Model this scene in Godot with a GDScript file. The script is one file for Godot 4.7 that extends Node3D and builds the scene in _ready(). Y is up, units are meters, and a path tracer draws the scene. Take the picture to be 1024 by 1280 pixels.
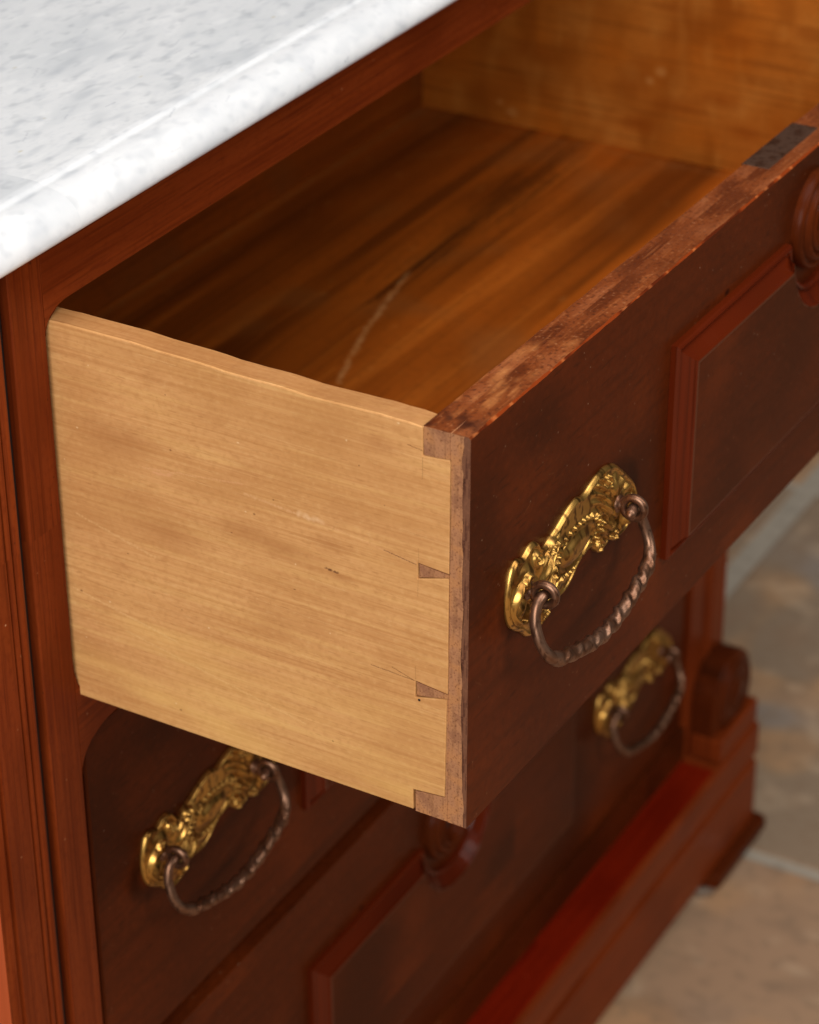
extends Node3D
# A marble-topped mahogany chest of drawers with its top drawer pulled out, seen close up.
# x runs along the front of the chest, y is up, z comes out of the front.

const DEPTH := 0.2145          # how far the open drawer's front stands out
const DRAWER_W := 0.752
const OPEN_W := 0.757          # width of the opening between the stiles
const FLOOR_Y := -0.628
const BASE := Vector3(0.3785, -0.628, -0.22)

var rng := RandomNumberGenerator.new()
var mats := {}
var chest: Node3D


# ---------------------------------------------------------------- mesh helpers
func begin() -> SurfaceTool:
	var st := SurfaceTool.new()
	st.begin(Mesh.PRIMITIVE_TRIANGLES)
	return st


func tri(st: SurfaceTool, a: Vector3, b: Vector3, c: Vector3, ua: Vector2, ub: Vector2, uc: Vector2, group: int = -1) -> void:
	# a, b, c run counter-clockwise seen from outside
	st.set_smooth_group(group)
	st.set_uv(ua); st.add_vertex(a)
	st.set_smooth_group(group)
	st.set_uv(uc); st.add_vertex(c)
	st.set_smooth_group(group)
	st.set_uv(ub); st.add_vertex(b)


func board_uv(p: Vector3, n: Vector3, grain: int, off: Vector2) -> Vector2:
	var d := n.abs().max_axis_index()
	if d == grain:
		return Vector2(p[(grain + 1) % 3] * 0.35, p[(grain + 2) % 3]) + off
	return Vector2(p[grain], p[3 - grain - d] + p[d]) + off


func quad(st: SurfaceTool, a: Vector3, b: Vector3, c: Vector3, d: Vector3, grain: int, off := Vector2.ZERO, group: int = -1) -> void:
	if grain < 0:   # the grain turns with the edge, as in a mitred moulding
		grain = 1 if absf((b - a).y) > absf((b - a).x) else 0
	var n := (b - a).cross(d - a)
	if n.length() < 1e-14:
		n = (c - b).cross(d - b)
	n = n.normalized()
	var ua := board_uv(a, n, grain, off)
	var ub := board_uv(b, n, grain, off)
	var uc := board_uv(c, n, grain, off)
	var ud := board_uv(d, n, grain, off)
	tri(st, a, b, c, ua, ub, uc, group)
	tri(st, a, c, d, ua, uc, ud, group)


# a box with chamfered edges; tools holds the SurfaceTool of each face (-x, +x, -y, +y, -z, +z), or one for all
func box(tools: Array, lo: Vector3, hi: Vector3, bevel: float, grain: int, off := Vector2.ZERO, edge: SurfaceTool = null) -> void:
	var c := (lo + hi) * 0.5
	var h := (hi - lo) * 0.5
	var b := minf(bevel, minf(h.x, minf(h.y, h.z)) * 0.9)
	for axis in 3:
		var u := (axis + 1) % 3
		var v := (axis + 2) % 3
		for s: float in [-1.0, 1.0]:
			var st: SurfaceTool = tools[axis * 2 + (0 if s < 0 else 1)] if tools.size() == 6 else tools[0]
			var q: Array[Vector3] = []
			for k: Vector2 in [Vector2(-1, -1), Vector2(1, -1), Vector2(1, 1), Vector2(-1, 1)]:
				var p := c
				p[axis] += s * h[axis]
				p[u] += k.x * (h[u] - b)
				p[v] += k.y * (h[v] - b)
				q.append(p)
			if s > 0:
				quad(st, q[0], q[1], q[2], q[3], grain, off)
			else:
				quad(st, q[3], q[2], q[1], q[0], grain, off)
	if b <= 0.0:
		return
	for axis in 3:   # edges along each axis
		var u := (axis + 1) % 3
		var v := (axis + 2) % 3
		for su: float in [-1.0, 1.0]:
			for sv: float in [-1.0, 1.0]:
				var st: SurfaceTool = edge if edge and axis == 0 and su > 0 and sv > 0 else (tools[u * 2 + (0 if su < 0 else 1)] if tools.size() == 6 else tools[0])
				var q: Array[Vector3] = []
				for k: Vector2 in [Vector2(-1, 0), Vector2(1, 0), Vector2(1, 1), Vector2(-1, 1)]:
					var p := c
					p[axis] += k.x * (h[axis] - b)
					if k.y < 0.5:
						p[u] += su * h[u]
						p[v] += sv * (h[v] - b)
					else:
						p[u] += su * (h[u] - b)
						p[v] += sv * h[v]
					q.append(p)
				if su * sv > 0:
					q.reverse()
				quad(st, q[3], q[2], q[1], q[0], grain, off)
	for sx: float in [-1.0, 1.0]:
		for sy: float in [-1.0, 1.0]:
			for sz: float in [-1.0, 1.0]:
				var s := Vector3(sx, sy, sz)
				var st: SurfaceTool = tools[0]
				var q: Array[Vector3] = []
				for axis in 3:
					var p := c + s * (h - Vector3(b, b, b))
					p[axis] = c[axis] + s[axis] * h[axis]
					q.append(p)
				if sx * sy * sz < 0:
					q.reverse()
				var z := Vector2.ZERO
				tri(st, q[0], q[1], q[2], z, z, z)


func offset_ring(poly: PackedVector2Array, inset: float) -> PackedVector2Array:
	# moves every edge of a counter-clockwise outline inwards, keeping the number of corners
	var out := PackedVector2Array()
	var n := poly.size()
	for i in n:
		var e0 := (poly[i] - poly[(i + n - 1) % n]).normalized()
		var e1 := (poly[(i + 1) % n] - poly[i]).normalized()
		var n0 := Vector2(-e0.y, e0.x)
		var n1 := Vector2(-e1.y, e1.x)
		var m := n0 + n1
		out.append(poly[i] + m * (inset / maxf(0.35, 0.5 * m.length_squared())))
	return out


# stacks rings of one outline: profile entries are (inset, height). xf maps (x, y, height) into place.
func rings(tools: Array, poly: PackedVector2Array, profile: Array, xf: Transform3D, grain: int, off := Vector2.ZERO, cap := true, base_cap := false, smooth := false) -> void:
	var last := PackedVector2Array()
	var last_z := 0.0
	var n := poly.size()
	for k in profile.size():
		var pr: Vector2 = profile[k]
		var now := offset_ring(poly, pr.x)
		if k > 0:
			for i in n:
				var j := (i + 1) % n
				quad(tools[0], xf * Vector3(last[i].x, last[i].y, last_z), xf * Vector3(last[j].x, last[j].y, last_z), xf * Vector3(now[j].x, now[j].y, pr.y), xf * Vector3(now[i].x, now[i].y, pr.y), grain, off, (10 + i if smooth else -1))
		elif base_cap:
			flat(tools[0], now, pr.y, xf, grain, off, true)
		last = now
		last_z = pr.y
	if cap:
		flat(tools[-1], last, last_z, xf, grain, off, false)


func flat(st: SurfaceTool, poly: PackedVector2Array, z: float, xf: Transform3D, grain: int, off: Vector2, down: bool) -> void:
	var idx := Geometry2D.triangulate_polygon(poly)
	var n := xf.basis * Vector3(0, 0, 1)
	for t in range(0, idx.size(), 3):
		var a := poly[idx[t]]
		var b := poly[idx[t + 1]]
		var c := poly[idx[t + 2]]
		if ((b - a).cross(c - a) < 0) != down:
			var s := b
			b = c
			c = s
		var pa := xf * Vector3(a.x, a.y, z)
		var pb := xf * Vector3(b.x, b.y, z)
		var pc := xf * Vector3(c.x, c.y, z)
		tri(st, pa, pb, pc, board_uv(pa, n, grain, off), board_uv(pb, n, grain, off), board_uv(pc, n, grain, off))


# a lathe about +z at a centre
func lathe(st: SurfaceTool, at: Vector3, basis: Basis, profile: Array, sides: int, group := 1) -> void:
	for k in profile.size() - 1:
		var p: Vector2 = profile[k]
		var q: Vector2 = profile[k + 1]
		for i in sides:
			var a := TAU * i / sides
			var b := TAU * (i + 1) / sides
			var v: Array[Vector3] = []
			for e: Vector3 in [Vector3(cos(a), sin(a), 0) * p.x + Vector3(0, 0, p.y), Vector3(cos(b), sin(b), 0) * p.x + Vector3(0, 0, p.y), Vector3(cos(b), sin(b), 0) * q.x + Vector3(0, 0, q.y), Vector3(cos(a), sin(a), 0) * q.x + Vector3(0, 0, q.y)]:
				v.append(at + basis * e)
			quad(st, v[0], v[1], v[2], v[3], 0, Vector2.ZERO, group)


# a tube along a path; shape(s, phi) gives its radius
func tube(st: SurfaceTool, path: PackedVector3Array, shape: Callable, sides: int, closed := false, group := 1) -> void:
	var n := path.size()
	var tang: Array[Vector3] = []
	for i in n:
		var a := path[(i + n - 1) % n] if closed else path[maxi(i - 1, 0)]
		var b := path[(i + 1) % n] if closed else path[mini(i + 1, n - 1)]
		tang.append((b - a).normalized())
	var up := Vector3(0, 0, 1) if absf(tang[0].z) < 0.9 else Vector3(1, 0, 0)
	var rows: Array[PackedVector3Array] = []
	var run := 0.0
	for i in n:
		up = (up - tang[i] * up.dot(tang[i])).normalized()
		var side := tang[i].cross(up)
		if i > 0:
			run += path[i].distance_to(path[i - 1])
		var row := PackedVector3Array()
		for k in sides:
			var phi := TAU * k / sides
			row.append(path[i] + (up * cos(phi) + side * sin(phi)) * float(shape.call(run, phi)))
		rows.append(row)
	var z := Vector2.ZERO
	for i in (n if closed else n - 1):
		var r0 := rows[i]
		var r1 := rows[(i + 1) % n]
		for k in sides:
			var l := (k + 1) % sides
			quad(st, r0[k], r1[k], r1[l], r0[l], 0, z, group)
	if not closed:
		for k in sides:
			var l := (k + 1) % sides
			tri(st, path[0], rows[0][k], rows[0][l], z, z, z, group)
			tri(st, path[n - 1], rows[n - 1][l], rows[n - 1][k], z, z, z, group)


func finish(tools: Array, materials: Array) -> ArrayMesh:
	var mesh := ArrayMesh.new()
	for i in tools.size():
		var st: SurfaceTool = tools[i]
		st.generate_normals()
		st.index()
		st.commit(mesh)
		mesh.surface_set_material(mesh.get_surface_count() - 1, materials[i])
	return mesh


func part(called: String, mesh: Mesh, parent: Node3D, at := Vector3.ZERO) -> MeshInstance3D:
	var o := MeshInstance3D.new()
	o.name = called
	o.mesh = mesh
	o.position = at
	parent.add_child(o, true)
	return o


func in_chest(called: String, tools: Array, materials: Array) -> MeshInstance3D:
	return part(called, finish(tools, materials), chest, -BASE)


# ---------------------------------------------------------------- textures
class Paint:
	var w: int
	var h: int
	var r := PackedFloat32Array()
	var g := PackedFloat32Array()
	var b := PackedFloat32Array()

	func _init(width: int, height: int, c: Color) -> void:
		w = width
		h = height
		r.resize(w * h); r.fill(c.r)
		g.resize(w * h); g.fill(c.g)
		b.resize(w * h); b.fill(c.b)

	# stretched noise: one value in each sx by sy pixels
	static func noise(w: int, h: int, sx: float, sy: float, octaves: int, seed: int, warp := 0.0) -> PackedByteArray:
		var n := FastNoiseLite.new()
		n.noise_type = FastNoiseLite.TYPE_SIMPLEX_SMOOTH
		n.seed = seed
		n.frequency = 0.22
		n.fractal_type = FastNoiseLite.FRACTAL_FBM if octaves > 1 else FastNoiseLite.FRACTAL_NONE
		n.fractal_octaves = octaves
		if warp > 0.0:
			n.domain_warp_enabled = true
			n.domain_warp_amplitude = warp
			n.domain_warp_frequency = 0.06
		var im := n.get_image(maxi(4, int(w / sx)), maxi(4, int(h / sy)), false, false, true)
		im.convert(Image.FORMAT_L8)
		im.resize(w, h, Image.INTERPOLATE_CUBIC)
		return im.get_data()

	func layer(n: PackedByteArray, lo: float, hi: float, c: Color, strength: float) -> void:
		var lut := PackedFloat32Array()
		lut.resize(256)
		for i in 256:
			lut[i] = smoothstep(lo, hi, i / 255.0) * strength if hi > lo else (1.0 - smoothstep(hi, lo, i / 255.0)) * strength
		var cr := c.r
		var cg := c.g
		var cb := c.b
		for i in w * h:
			var a := lut[n[i]]
			if a > 0.004:
				r[i] += (cr - r[i]) * a
				g[i] += (cg - g[i]) * a
				b[i] += (cb - b[i]) * a

	func spot(x: float, y: float, rx: float, ry: float, c: Color, alpha: float, soft := 1.0) -> void:
		for j in range(maxi(0, int(y - ry)), mini(h, int(y + ry) + 2)):
			for i in range(maxi(0, int(x - rx)), mini(w, int(x + rx) + 2)):
				var d := Vector2((i - x) / rx, (j - y) / ry).length()
				if d < 1.0:
					var a := alpha * minf(1.0, (1.0 - d) / soft)
					var k := j * w + i
					r[k] += (c.r - r[k]) * a
					g[k] += (c.g - g[k]) * a
					b[k] += (c.b - b[k]) * a

	func stroke(pts: Array, rad: float, c: Color, alpha: float, rough: RandomNumberGenerator) -> void:
		for s in pts.size() - 1:
			var p: Vector2 = pts[s]
			var q: Vector2 = pts[s + 1]
			var steps := int(ceil(p.distance_to(q) / maxf(0.7, rad * 0.6))) + 1
			for k in steps:
				var at := p.lerp(q, float(k) / steps) + Vector2(rough.randf_range(-0.4, 0.4), rough.randf_range(-0.4, 0.4)) * rad
				spot(at.x, at.y, rad * rough.randf_range(0.7, 1.15), rad * rough.randf_range(0.7, 1.15), c, alpha * rough.randf_range(0.35, 1.0))

	func texture() -> ImageTexture:
		var bytes := PackedByteArray()
		bytes.resize(w * h * 3)
		for i in w * h:
			bytes[i * 3] = clampi(int(r[i] * 255.0), 0, 255)
			bytes[i * 3 + 1] = clampi(int(g[i] * 255.0), 0, 255)
			bytes[i * 3 + 2] = clampi(int(b[i] * 255.0), 0, 255)
		return ImageTexture.create_from_image(Image.create_from_data(w, h, false, Image.FORMAT_RGB8, bytes))


func gray(bytes: PackedByteArray, w: int, h: int, lo: float, hi: float) -> ImageTexture:
	var out := PackedByteArray()
	out.resize(w * h)
	for i in w * h:
		out[i] = clampi(int(lerpf(lo, hi, bytes[i] / 255.0) * 255.0), 0, 255)
	return ImageTexture.create_from_image(Image.create_from_data(w, h, false, Image.FORMAT_L8, out))


func c8(r: int, g: int, b: int) -> Color:
	return Color(r / 255.0, g / 255.0, b / 255.0)


func wood(tex: Texture2D, size: Vector2, rough: float, coat: float, coat_rough: float, bump: Texture2D = null, depth := 0.0) -> StandardMaterial3D:
	var m := StandardMaterial3D.new()
	m.albedo_texture = tex
	m.uv1_scale = Vector3(1.0 / size.x, 1.0 / size.y, 1)
	m.roughness = rough
	m.metallic_specular = 0.17
	if coat > 0.0:
		m.clearcoat_enabled = true
		m.clearcoat = coat
		m.clearcoat_roughness = coat_rough
	if bump:
		m.heightmap_enabled = true
		m.heightmap_texture = bump
		m.heightmap_scale = depth
	return m


func plain(c: Color, rough: float, metal := 0.0) -> StandardMaterial3D:
	var m := StandardMaterial3D.new()
	m.albedo_color = c
	m.roughness = rough
	m.metallic = metal
	return m


func make_materials() -> void:
	var fibre := Paint.noise(1024, 512, 40, 1.0, 2, 11)
	var fibre2 := Paint.noise(1024, 512, 90, 1.6, 3, 12)
	var band := Paint.noise(1024, 512, 260, 9, 3, 13, 3.0)
	var cloud := Paint.noise(1024, 512, 60, 40, 4, 14)
	var cloud2 := Paint.noise(1024, 512, 34, 26, 4, 15)
	var fine := Paint.noise(1024, 512, 3, 2, 3, 16)
	var pore := Paint.noise(1024, 512, 14, 1.0, 1, 17)
	var bump_fibre := gray(fibre, 1024, 512, 0.3, 0.7)
	var bump_wave := gray(Paint.noise(512, 256, 20, 14, 3, 18), 512, 256, 0.3, 0.7)

	# pale drawer side: u is z + 0.01 over 0.24 m, v is y over 0.24 m
	var p := Paint.new(1024, 1024, c8(220, 164, 112))
	var f1 := Paint.noise(1024, 1024, 150, 2.4, 4, 21, 2.0)
	var f2 := Paint.noise(1024, 1024, 160, 7, 3, 22, 2.5)
	var k1 := Paint.noise(1024, 1024, 110, 80, 4, 23)
	var k2 := Paint.noise(1024, 1024, 46, 30, 4, 24)
	var k3 := Paint.noise(1024, 1024, 4, 3, 3, 25)
	var k4 := Paint.noise(1024, 1024, 220, 3.2, 2, 26, 1.0)
	p.layer(k1, 0.45, 0.9, c8(200, 144, 92), 0.5)
	p.layer(k1, 0.5, 0.1, c8(226, 172, 116), 0.5)
	p.layer(f2, 0.5, 0.95, c8(194, 136, 82), 0.28)
	p.layer(f2, 0.45, 0.1, c8(228, 178, 118), 0.5)
	p.layer(f1, 0.48, 0.9, c8(186, 128, 78), 0.3)
	p.layer(f1, 0.45, 0.1, c8(236, 188, 126), 0.25)
	p.layer(k4, 0.64, 0.9, c8(180, 124, 76), 0.25)
	p.layer(k2, 0.55, 0.95, c8(188, 130, 84), 0.28)
	p.layer(Paint.noise(1024, 1024, 9, 6, 3, 30), 0.5, 0.9, c8(192, 136, 86), 0.3)
	p.layer(k3, 0.52, 0.95, c8(180, 124, 78), 0.25)
	p.layer(Paint.noise(1024, 1024, 90, 1.2, 2, 27), 0.5, 0.95, c8(184, 128, 80), 0.22)
	p.layer(Paint.noise(1024, 1024, 90, 1.2, 2, 28), 0.45, 0.05, c8(238, 192, 138), 0.2)
	p.layer(Paint.noise(1024, 1024, 10, 1.0, 1, 29), 0.82, 0.97, c8(160, 108, 66), 0.3)
	p.layer(k3, 0.4, 0.05, c8(232, 190, 140), 0.22)
	var at := func(z: float, y: float) -> Vector2: return Vector2((z + 0.01) / 0.24 * 1024.0, (1.0 - y / 0.24) * 1024.0)
	# the upper half is browner and the foot of the board paler
	for k in 46:
		var q: Vector2 = at.call(rng.randf_range(0.0, 0.2), rng.randf_range(0.10, 0.2))
		p.spot(q.x, q.y, rng.randf_range(60, 190), rng.randf_range(24, 70), c8(190, 134, 84), rng.randf_range(0.08, 0.2))
	for k in 40:
		var q: Vector2 = at.call(rng.randf_range(0.0, 0.2), rng.randf_range(0.0, 0.055))
		p.spot(q.x, q.y, rng.randf_range(90, 260), rng.randf_range(14, 40), c8(240, 194, 122), rng.randf_range(0.1, 0.25))
	# dark smudge patches, knots, scratches and cracks where the board has them
	for q3: Vector3 in [Vector3(0.06, 0.108, 60), Vector3(0.10, 0.122, 50), Vector3(0.03, 0.15, 70), Vector3(0.145, 0.128, 34), Vector3(0.12, 0.118, 40), Vector3(0.17, 0.185, 30), Vector3(0.15, 0.113, 20)]:
		var q: Vector2 = at.call(q3.x, q3.y)
		p.spot(q.x, q.y, q3.z * 1.8, q3.z * 0.7, c8(166, 108, 66), 0.4)
	var line := func(z0: float, y0: float, z1: float, y1: float, rad: float, c: Color, a: float) -> void: p.stroke([at.call(z0, y0), at.call(z1, y1)], rad, c, a, rng)
	line.call(0.045, 0.1395, 0.1, 0.146, 3.0, c8(236, 180, 140), 0.35)
	line.call(0.05, 0.1383, 0.062, 0.1398, 6.0, c8(236, 176, 140), 0.4)
	line.call(0.10, 0.1415, 0.135, 0.138, 4.0, c8(238, 190, 150), 0.4)
	line.call(0.128, 0.1395, 0.142, 0.1385, 8.0, c8(244, 206, 172), 0.45)
	line.call(0.138, 0.1385, 0.188, 0.1315, 3.2, c8(232, 176, 130), 0.4)
	line.call(0.172, 0.1338, 0.1885, 0.1312, 1.4, c8(92, 56, 34), 0.8)
	line.call(0.165, 0.0722, 0.188, 0.0712, 1.5, c8(104, 64, 38), 0.6)
	line.call(0.176, 0.0745, 0.187, 0.0712, 1.3, c8(104, 64, 38), 0.7)
	line.call(0.184, 0.189, 0.1918, 0.188, 1.4, c8(120, 74, 42), 0.8)
	line.call(0.005, 0.104, 0.05, 0.093, 4.0, c8(240, 198, 146), 0.35)
	line.call(0.0, 0.062, 0.06, 0.05, 3.0, c8(244, 204, 150), 0.4)
	line.call(0.03, 0.047, 0.13, 0.028, 3.0, c8(246, 208, 150), 0.3)
	line.call(0.1895, 0.1318, 0.1893, 0.1400, 0.9, c8(130, 84, 52), 0.5)
	line.call(0.1892, 0.1240, 0.1890, 0.1150, 0.9, c8(130, 84, 52), 0.4)
	line.call(0.1880, 0.0720, 0.1878, 0.0790, 0.9, c8(130, 84, 52), 0.5)
	line.call(0.1914, 0.1850, 0.1912, 0.1740, 0.9, c8(120, 76, 46), 0.6)
	line.call(0.142, 0.1155, 0.149, 0.1148, 3.0, c8(98, 62, 40), 0.9)
	for k in 150:
		var y := rng.randf_range(0.0, 0.2)
		var z := rng.randf_range(-0.01, 0.2)
		var l := rng.randf_range(0.004, 0.05)
		line.call(z, y, z + l, y - l * rng.randf_range(0.0, 0.06), rng.randf_range(0.8, 1.8), c8(176, 120, 72) if k % 3 else c8(240, 200, 150), rng.randf_range(0.1, 0.3))
	for k in 26:
		var q: Vector2 = at.call(rng.randf_range(0.0, 0.2), rng.randf_range(0.0, 0.2))
		p.spot(q.x, q.y, rng.randf_range(1.5, 4.0), rng.randf_range(1.5, 3.0), c8(250, 226, 192) if k % 2 else c8(110, 70, 44), 0.8)
	mats.side = wood(p.texture(), Vector2(0.24, -0.24), 0.62, 0.0, 0.0, gray(f1, 1024, 1024, 0.25, 0.75), 0.012)

	mats.side.albedo_color = Color(1.0, 1.0, 0.96)
	mats.side_top = mats.side.duplicate()
	mats.side_top.albedo_color = Color(0.86, 0.82, 0.76)
	# brown end of the front board and its dovetail pins
	p = Paint.new(512, 512, c8(178, 126, 90))
	var e1 := Paint.noise(512, 512, 50, 5, 3, 31, 3.0)
	var e2 := Paint.noise(512, 512, 24, 24, 4, 32)
	var e3 := Paint.noise(512, 512, 3, 3, 2, 33)
	p.layer(e1, 0.45, 0.85, c8(144, 98, 68), 0.6)
	p.layer(e1, 0.4, 0.1, c8(178, 122, 86), 0.45)
	p.layer(e2, 0.55, 0.8, c8(192, 132, 84), 0.55)
	p.layer(e2, 0.42, 0.2, c8(142, 96, 72), 0.5)
	p.layer(e3, 0.6, 0.9, c8(94, 56, 38), 0.5)
	p.layer(e3, 0.35, 0.1, c8(206, 150, 102), 0.35)
	mats.end = wood(p.texture(), Vector2(0.06, 0.06), 0.6, 0.0, 0.0, gray(e1, 512, 512, 0.3, 0.7), 0.012)
	p = Paint.new(256, 256, c8(120, 80, 60))
	p.layer(Paint.noise(256, 256, 40, 4, 3, 34), 0.45, 0.9, c8(78, 46, 36), 0.7)
	p.layer(Paint.noise(256, 256, 4, 4, 3, 35), 0.55, 0.9, c8(150, 100, 74), 0.4)
	mats.pin = wood(p.texture(), Vector2(0.03, 0.03), 0.65, 0.0, 0.0)

	# worn top of the front board: grain along x over 0.5 m
	p = Paint.new(2048, 128, c8(132, 72, 38))
	var t1 := Paint.noise(2048, 128, 26, 1.6, 3, 41)
	var t2 := Paint.noise(2048, 128, 60, 20, 4, 42)
	var t3 := Paint.noise(2048, 128, 3, 2, 2, 43)
	p.layer(t2, 0.5, 0.8, c8(160, 100, 66), 0.6)
	p.layer(t2, 0.45, 0.2, c8(88, 42, 20), 0.7)
	p.layer(t1, 0.5, 0.95, c8(104, 60, 38), 0.35)
	p.layer(t1, 0.38, 0.05, c8(196, 138, 92), 0.35)
	p.layer(t3, 0.55, 0.9, c8(66, 34, 22), 0.5)
	p.layer(t3, 0.3, 0.05, c8(214, 170, 130), 0.4)
	for k in 60:   # pale scuffs near the corner, duller brown farther along
		var x := rng.randf_range(0.012, 0.1)
		p.spot(x / 0.5 * 2048.0, rng.randf_range(0, 128), rng.randf_range(14, 50), rng.randf_range(3, 12), c8(206, 146, 92), rng.randf_range(0.2, 0.5))
		x = rng.randf_range(0.13, 0.5)
		p.spot(x / 0.5 * 2048.0, rng.randf_range(0, 128), rng.randf_range(30, 160), rng.randf_range(6, 30), c8(112, 62, 36), rng.randf_range(0.15, 0.4))
	for k in 26:
		p.spot(rng.randf_range(0.0, 0.016) / 0.5 * 2048.0, rng.randf_range(0, 128), rng.randf_range(8, 30), rng.randf_range(4, 16), c8(58, 30, 22), rng.randf_range(0.3, 0.6))
	for k in 30:
		p.spot(rng.randf_range(0.17, 0.28) / 0.5 * 2048.0, rng.randf_range(30, 128), rng.randf_range(8, 44), rng.randf_range(4, 14), c8(174, 126, 88), rng.randf_range(0.08, 0.3))
	for k in 60:
		p.spot(rng.randf_range(0, 2048), rng.randf_range(0, 128), rng.randf_range(1.5, 4), rng.randf_range(1.5, 4), c8(200, 166, 140), 0.5)
	mats.worn = wood(p.texture(), Vector2(0.5, 0.04), 0.45, 0.35, 0.3, gray(t1, 2048, 128, 0.2, 0.8), 0.02)
	p = Paint.new(512, 64, c8(128, 52, 18))
	p.layer(Paint.noise(512, 64, 14, 30, 3, 45), 0.5, 0.7, c8(80, 30, 12), 0.9)
	p.layer(Paint.noise(512, 64, 5, 30, 3, 46), 0.6, 0.8, c8(214, 132, 74), 0.5)
	mats.arris = wood(p.texture(), Vector2(0.3, 0.05), 0.4, 0.0, 0.2)
	mats.worn.albedo_color = Color(0.96, 0.88, 0.80)
	mats.arris_pale = plain(c8(176, 108, 58), 0.5)

	# dark varnished front veneer: over 0.76 m by 0.38 m
	p = Paint.new(2048, 1024, c8(86, 34, 11))
	p.layer(Paint.noise(2048, 1024, 120, 80, 4, 14), 0.4, 0.9, c8(62, 25, 9), 0.7)
	p.layer(Paint.noise(2048, 1024, 68, 50, 4, 15), 0.55, 0.95, c8(116, 48, 15), 0.45)
	p.layer(Paint.noise(2048, 1024, 420, 16, 3, 13, 3.0), 0.5, 0.95, c8(66, 27, 10), 0.35)
	p.layer(Paint.noise(2048, 1024, 60, 4, 4, 19, 2.0), 0.48, 0.95, c8(60, 24, 9), 0.35)
	var speck := Paint.noise(2048, 1024, 4, 3, 3, 16)
	p.layer(speck, 0.5, 0.95, c8(58, 23, 8), 0.28)
	p.layer(speck, 0.42, 0.05, c8(120, 52, 19), 0.22)
	p.layer(Paint.noise(2048, 1024, 12, 1.5, 1, 20), 0.82, 0.97, c8(42, 17, 7), 0.35)
	p.spot(0.262 / 0.76 * 2048.0, (1.0 - 0.158 / 0.38) * 1024.0 - 6, 10, 6, c8(24, 12, 10), 0.9)
	for k in 70:   # contact shade and reflection of the pull's plate, painted into the veneer
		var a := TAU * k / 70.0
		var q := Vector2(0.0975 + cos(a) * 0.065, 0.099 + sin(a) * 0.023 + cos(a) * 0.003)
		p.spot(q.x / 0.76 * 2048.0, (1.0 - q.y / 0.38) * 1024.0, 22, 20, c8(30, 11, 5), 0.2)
	for k in 420:   # dust
		p.spot(rng.randf_range(0, 2048), rng.randf_range(300, 1024), rng.randf_range(0.8, 1.9), rng.randf_range(0.8, 1.7), c8(170, 146, 128), rng.randf_range(0.3, 0.85), 0.6)
	for k in 40:   # faint rubs and short scratches
		var q := Vector2(rng.randf_range(0, 2048), rng.randf_range(300, 1024))
		p.stroke([q, q + Vector2(rng.randf_range(-24, 24), rng.randf_range(-14, 14))], 0.9, c8(140, 98, 72), 0.4, rng)
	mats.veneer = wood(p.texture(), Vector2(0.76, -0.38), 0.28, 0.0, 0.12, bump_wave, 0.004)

	mats.veneer.metallic_specular = 0.15
	mats.veneer.albedo_color = Color(0.94, 0.94, 0.94)
	# red mahogany of the stiles, rails and mouldings: grain along u over 0.5 m
	p = Paint.new(1024, 512, c8(120, 50, 19))
	p.layer(cloud, 0.45, 0.9, c8(92, 34, 10), 0.5)
	p.layer(band, 0.5, 0.95, c8(96, 35, 10), 0.35)
	p.layer(fibre2, 0.5, 0.95, c8(88, 31, 9), 0.45)
	p.layer(fibre2, 0.4, 0.05, c8(144, 60, 19), 0.3)
	p.layer(fibre, 0.55, 0.95, c8(80, 28, 8), 0.5)
	p.layer(pore, 0.74, 0.95, c8(86, 30, 15), 0.35)
	p.layer(fine, 0.5, 0.95, c8(94, 34, 11), 0.35)
	for k in 140:
		p.spot(rng.randf_range(0, 1024), rng.randf_range(0, 512), rng.randf_range(0.7, 1.5), rng.randf_range(0.6, 1.2), c8(220, 190, 160) if k % 3 == 0 else c8(44, 18, 10), rng.randf_range(0.3, 0.8), 0.5)
	mats.red = wood(p.texture(), Vector2(0.5, 0.25), 0.3, 0.0, 0.2, bump_fibre, 0.004)
	p = Paint.new(512, 512, c8(186, 88, 50))
	p.layer(Paint.noise(512, 512, 90, 3, 3, 53), 0.48, 0.9, c8(164, 74, 40), 0.5)
	p.layer(Paint.noise(512, 512, 40, 40, 4, 54), 0.5, 0.9, c8(178, 84, 48), 0.5)
	mats.salmon = wood(p.texture(), Vector2(0.4, 0.3), 0.45, 0.0, 0.0)  # paler red for the sides, with the light they reflect put into the colour
	p = Paint.new(1024, 256, c8(86, 27, 7))
	p.layer(Paint.noise(1024, 256, 80, 2, 3, 51), 0.5, 0.9, c8(64, 19, 5), 0.6)
	p.layer(Paint.noise(1024, 256, 50, 30, 3, 52), 0.5, 0.9, c8(78, 24, 6), 0.5)
	mats.bright = wood(p.texture(), Vector2(0.5, 0.125), 0.28, 0.0, 0.16, bump_fibre, 0.004)

	mats.bright.metallic_specular = 0.35
	mats.bright.roughness = 0.22
	# bottom of the drawer: x over 0.76 m, z + 0.24 over 0.44 m
	p = Paint.new(1024, 512, c8(150, 78, 24))
	var s1 := Paint.noise(1024, 512, 300, 22, 3, 61, 2.0)
	var s2 := Paint.noise(1024, 512, 200, 7, 3, 62, 2.0)
	p.layer(s1, 0.45, 0.85, c8(88, 42, 13), 0.75)
	p.layer(cloud, 0.5, 0.85, c8(104, 52, 17), 0.4)
	p.layer(s1, 0.45, 0.2, c8(184, 98, 32), 0.6)
	p.layer(s2, 0.58, 0.92, c8(80, 40, 14), 0.5)
	p.layer(s2, 0.4, 0.08, c8(214, 126, 50), 0.4)
	p.layer(fibre2, 0.5, 0.9, c8(116, 60, 20), 0.4)
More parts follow.
